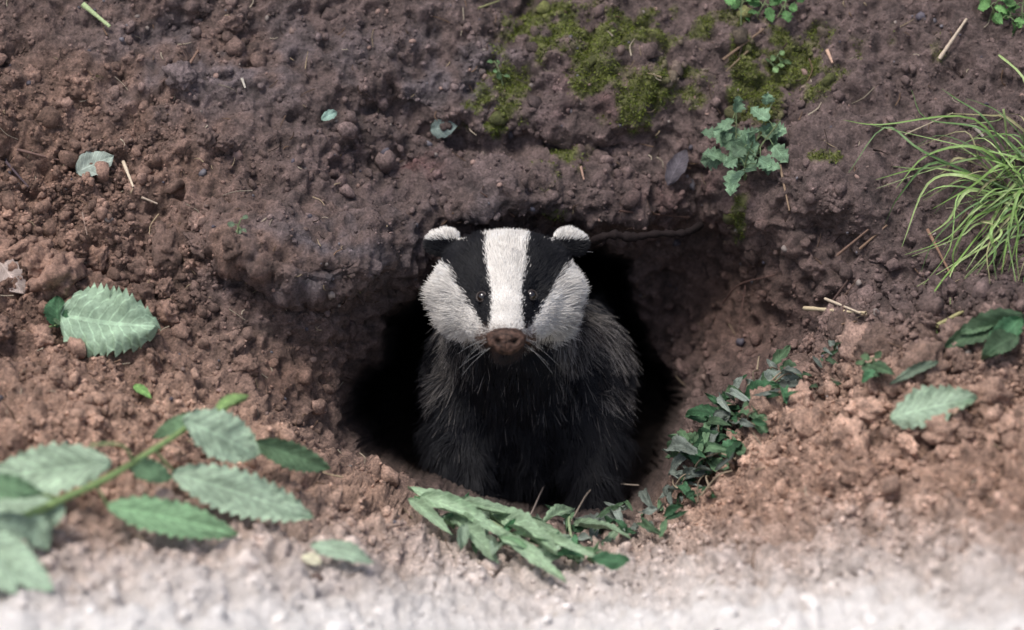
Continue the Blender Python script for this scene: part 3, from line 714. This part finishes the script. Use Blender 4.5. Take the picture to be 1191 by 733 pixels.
L = .003+.010*sstep(.03, .16, dN)+.010*cheek
L = np.where(isb, .015+.012*rng.rand(NH), L)
L = np.where(ear, .0050, L)
L = np.minimum(L, .0035+.16*np.maximum(dN-.03, 0))
L = L*rng.uniform(.7, 1.2, NH)
nv = np.stack([fbm(P*45, 2, 201), fbm(P*45, 2, 211), fbm(P*45, 2, 221)], -1)
lift = np.where(isb, .22, .20+.15*cheek); lift = np.where(ear, .6, lift)
dr = nrm(flow+Nr*lift[:, None]+nv*np.where(isb, .9, .24)[:, None]+rng.normal(size=P.shape)*np.where(isb, .16, .12)[:, None])
eyes = []
for (ex, ey) in [(557, 343), (620.5, 341)]:
    loc, no, _, _ = bb.ray_cast(Vector(px2l(ex, ey, .4)), Vector((0, 0, -1)))
    eyes.append((np.array(loc), nrm(np.array(no)+np.array([0, .1, .7]))))
keep = np.ones(NH, bool)
for (e, no) in eyes:
    de = np.linalg.norm(P-e, axis=1); keep &= de > .0070
    L = L*(.16+.84*sstep(.007, .024, de))
noseC = np.array(hp(0, -56, 103))
keep &= (((P-noseC)/np.array([.021, .015, .014]))**2).sum(1) > 1
P, dr, L, root, tip, isb, Nr = [a[keep] for a in (P, dr, L, root, tip, isb, Nr)]
NK = 5; t = np.linspace(0, 1, NK)
grav = -UPL
pts = P[:, None]+dr[:, None]*(L[:, None]*t)[..., None]+grav*((L*np.where(isb, .25, .08))[:, None]*t**2)[..., None]
rad = np.where(isb, .00034, .00030)[:, None]*(1-.75*t**1.5)[None]
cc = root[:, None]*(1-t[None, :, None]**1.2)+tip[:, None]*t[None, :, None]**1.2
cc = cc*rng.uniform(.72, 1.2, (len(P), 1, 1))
def hair(name, pts, rad, cc, mat):
    hc = bpy.data.hair_curves.new(name); nC, k = pts.shape[:2]
    hc.add_curves([k]*nC)
    hc.attributes['position'].data.foreach_set('vector', to_world(pts).astype(np.float32).ravel())
    a = hc.attributes.get('radius') or hc.attributes.new('radius', 'FLOAT', 'POINT')
    a.data.foreach_set('value', np.broadcast_to(rad, (nC, k)).astype(np.float32).ravel())
    a = hc.attributes.new('Col', 'FLOAT_COLOR', 'POINT')
    c4 = np.ones((nC, k, 4), np.float32); c4[..., :3] = np.clip(cc, 0, .9)
    a.data.foreach_set('color', c4.ravel())
    hc.materials.append(mat)
    ob = bpy.data.objects.new(name, hc); bpy.context.collection.objects.link(ob); parent(ob); return ob
mf, nt, b = newmat('badger_fur')
at = node(nt, 'ShaderNodeAttribute', attribute_name='Col'); nt.links.new(at.outputs['Color'], b.inputs['Base Color'])
b.inputs['Roughness'].default_value = .5; b.inputs['Specular IOR Level'].default_value = .28
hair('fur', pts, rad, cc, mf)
wpts = []
for s in (-1, 1):
    for k in range(6):
        a = np.array(hp(s*rng.uniform(14, 21), -50-rng.uniform(0, 14), rng.uniform(70, 84)))
        d = nrm(np.array([s*rng.uniform(.6, 1.2), rng.uniform(-.7, .15), rng.uniform(-.2, .5)])); Lw = rng.uniform(.025, .045)
        wpts.append([a+d*Lw*q+grav*.012*q*q for q in t])
hair('whiskers', np.array(wpts), (.00018*(1-.7*t))[None], np.full((len(wpts), NK, 3), .35), mf)

me_, nt, b = newmat('badger_eye'); b.inputs['Base Color'].default_value = (.010, .006, .004, 1); b.inputs['Roughness'].default_value = .05; b.inputs['Specular IOR Level'].default_value = 1.0
ml_, nt, b = newmat('badger_eyelid'); b.inputs['Base Color'].default_value = (.065, .055, .052, 1); b.inputs['Roughness'].default_value = .6; b.inputs['Specular IOR Level'].default_value = .3
for (e, no) in eyes:
    bm = bmesh.new(); bmesh.ops.create_uvsphere(bm, u_segments=24, v_segments=16, radius=.0064)
    V = np.array([v.co[:] for v in bm.verts])+e-no*.0007; Fq = [[v.index for v in f.verts] for f in bm.faces]; bm.free()
    parent(make_mesh('eye', V, Fq, None, None, True, me_))
    m2 = MB(); f1 = nrm(np.cross(no, [0, 1, 0])); f2 = nrm(np.cross(f1, no)); ang = np.linspace(0, 2*np.pi, 21)
    ring = np.array([e+no*.0017+f1*.0070*math.cos(q)+f2*.0054*math.sin(q) for q in ang])
    tube(m2, ring, .0011, .0011, C(.02, .02, .02), 8); parent(m2.build('eyelid', ml_))
bm = bmesh.new(); bmesh.ops.create_uvsphere(bm, u_segments=48, v_segments=32, radius=1)
V = np.array([v.co[:] for v in bm.verts]); Fq = [[v.index for v in f.verts] for f in bm.faces]; bm.free()
V2 = V*np.array([.0220, .0155, .0130]); V2[:, 0] *= 1+.18*V[:, 1]
V2 = V2*(1+.07*fbm(V*5, 3, 8))[:, None]
cn = np.tile(C(.070, .040, .030), (len(V), 1)); cn *= (1+1.1*fbm(V*4, 3, 5)).clip(.25, 2.2)[:, None]
for s in (-1, 1):
    d = np.exp(-(((V[:, 0]-s*.42)/.16)**2+((V[:, 1]+.12-.25*abs(V[:, 0]))/.22)**2))*(V[:, 2] > 0)
    V2[:, 2] -= .0075*d; cn *= (1-.9*d)[:, None]
d = np.exp(-(V[:, 0]/.06)**2)*(V[:, 1] < .1)*(V[:, 2] > 0); V2[:, 2] -= .0018*d
parent(make_mesh('nose', V2+noseC, Fq, cn, None, True, attrmat('badger_nose', .7, .3, 1.0, 600)))
mb = MB()
for fx in (546, 686):
    for k in range(5):
        c = np.array(pp(fx-20+k*10, 612, -.10)); tube(mb, smoothpath([c, c+[0, -.004, .014], c+[0, -.014, .024]], 6), .003, .0006, C(.12, .1, .08), 6)
parent(mb.build('claws', attrmat('claw_horn', .4, .4)))

# ------------------------------------------------------------------ light, camera, world
Ld = Vector((-.26, -.26, .93)).normalized()
sun = bpy.data.lights.new('sun', 'SUN'); sun.energy = 2.6; sun.angle = math.radians(17); sun.color = (1, .96, .91)
so = bpy.data.objects.new('sun', sun); bpy.context.collection.objects.link(so); so.rotation_euler = Ld.to_track_quat('Z', 'Y').to_euler(); so.location = (0, 0, 5)
w = bpy.data.worlds.new('World'); bpy.context.scene.world = w; w.use_nodes = True
nt = w.node_tree; bg = nt.nodes['Background']; sk = nt.nodes.new('ShaderNodeTexSky'); sk.sky_type = 'NISHITA'; sk.sun_disc = False
sk.sun_elevation = math.asin(Ld.z); sk.sun_rotation = math.atan2(Ld.x, Ld.y); sk.air_density = .9; sk.dust_density = 4.0; sk.ozone_density = .8
nt.links.new(sk.outputs[0], bg.inputs[0]); bg.inputs[1].default_value = .14
cam = bpy.data.cameras.new('camera'); co = bpy.data.objects.new('camera', cam); bpy.context.collection.objects.link(co)
co.matrix_world = Matrix(((AX[0], AV[0], AN[0], 0), (AX[1], AV[1], AN[1], 0), (AX[2], AV[2], AN[2], 0), (0, 0, 0, 1)))
co.location = Vector(to_world(np.array([0, 0, D])))
cam.sensor_width = 36; cam.lens = 36*D/1.191; cam.clip_end = 200
cam.dof.use_dof = True; cam.dof.focus_distance = D+.02; cam.dof.aperture_fstop = 2.2
sc = bpy.context.scene; sc.camera = co
sc.view_settings.view_transform = 'Standard'; sc.view_settings.look = 'None'; sc.view_settings.exposure = 0
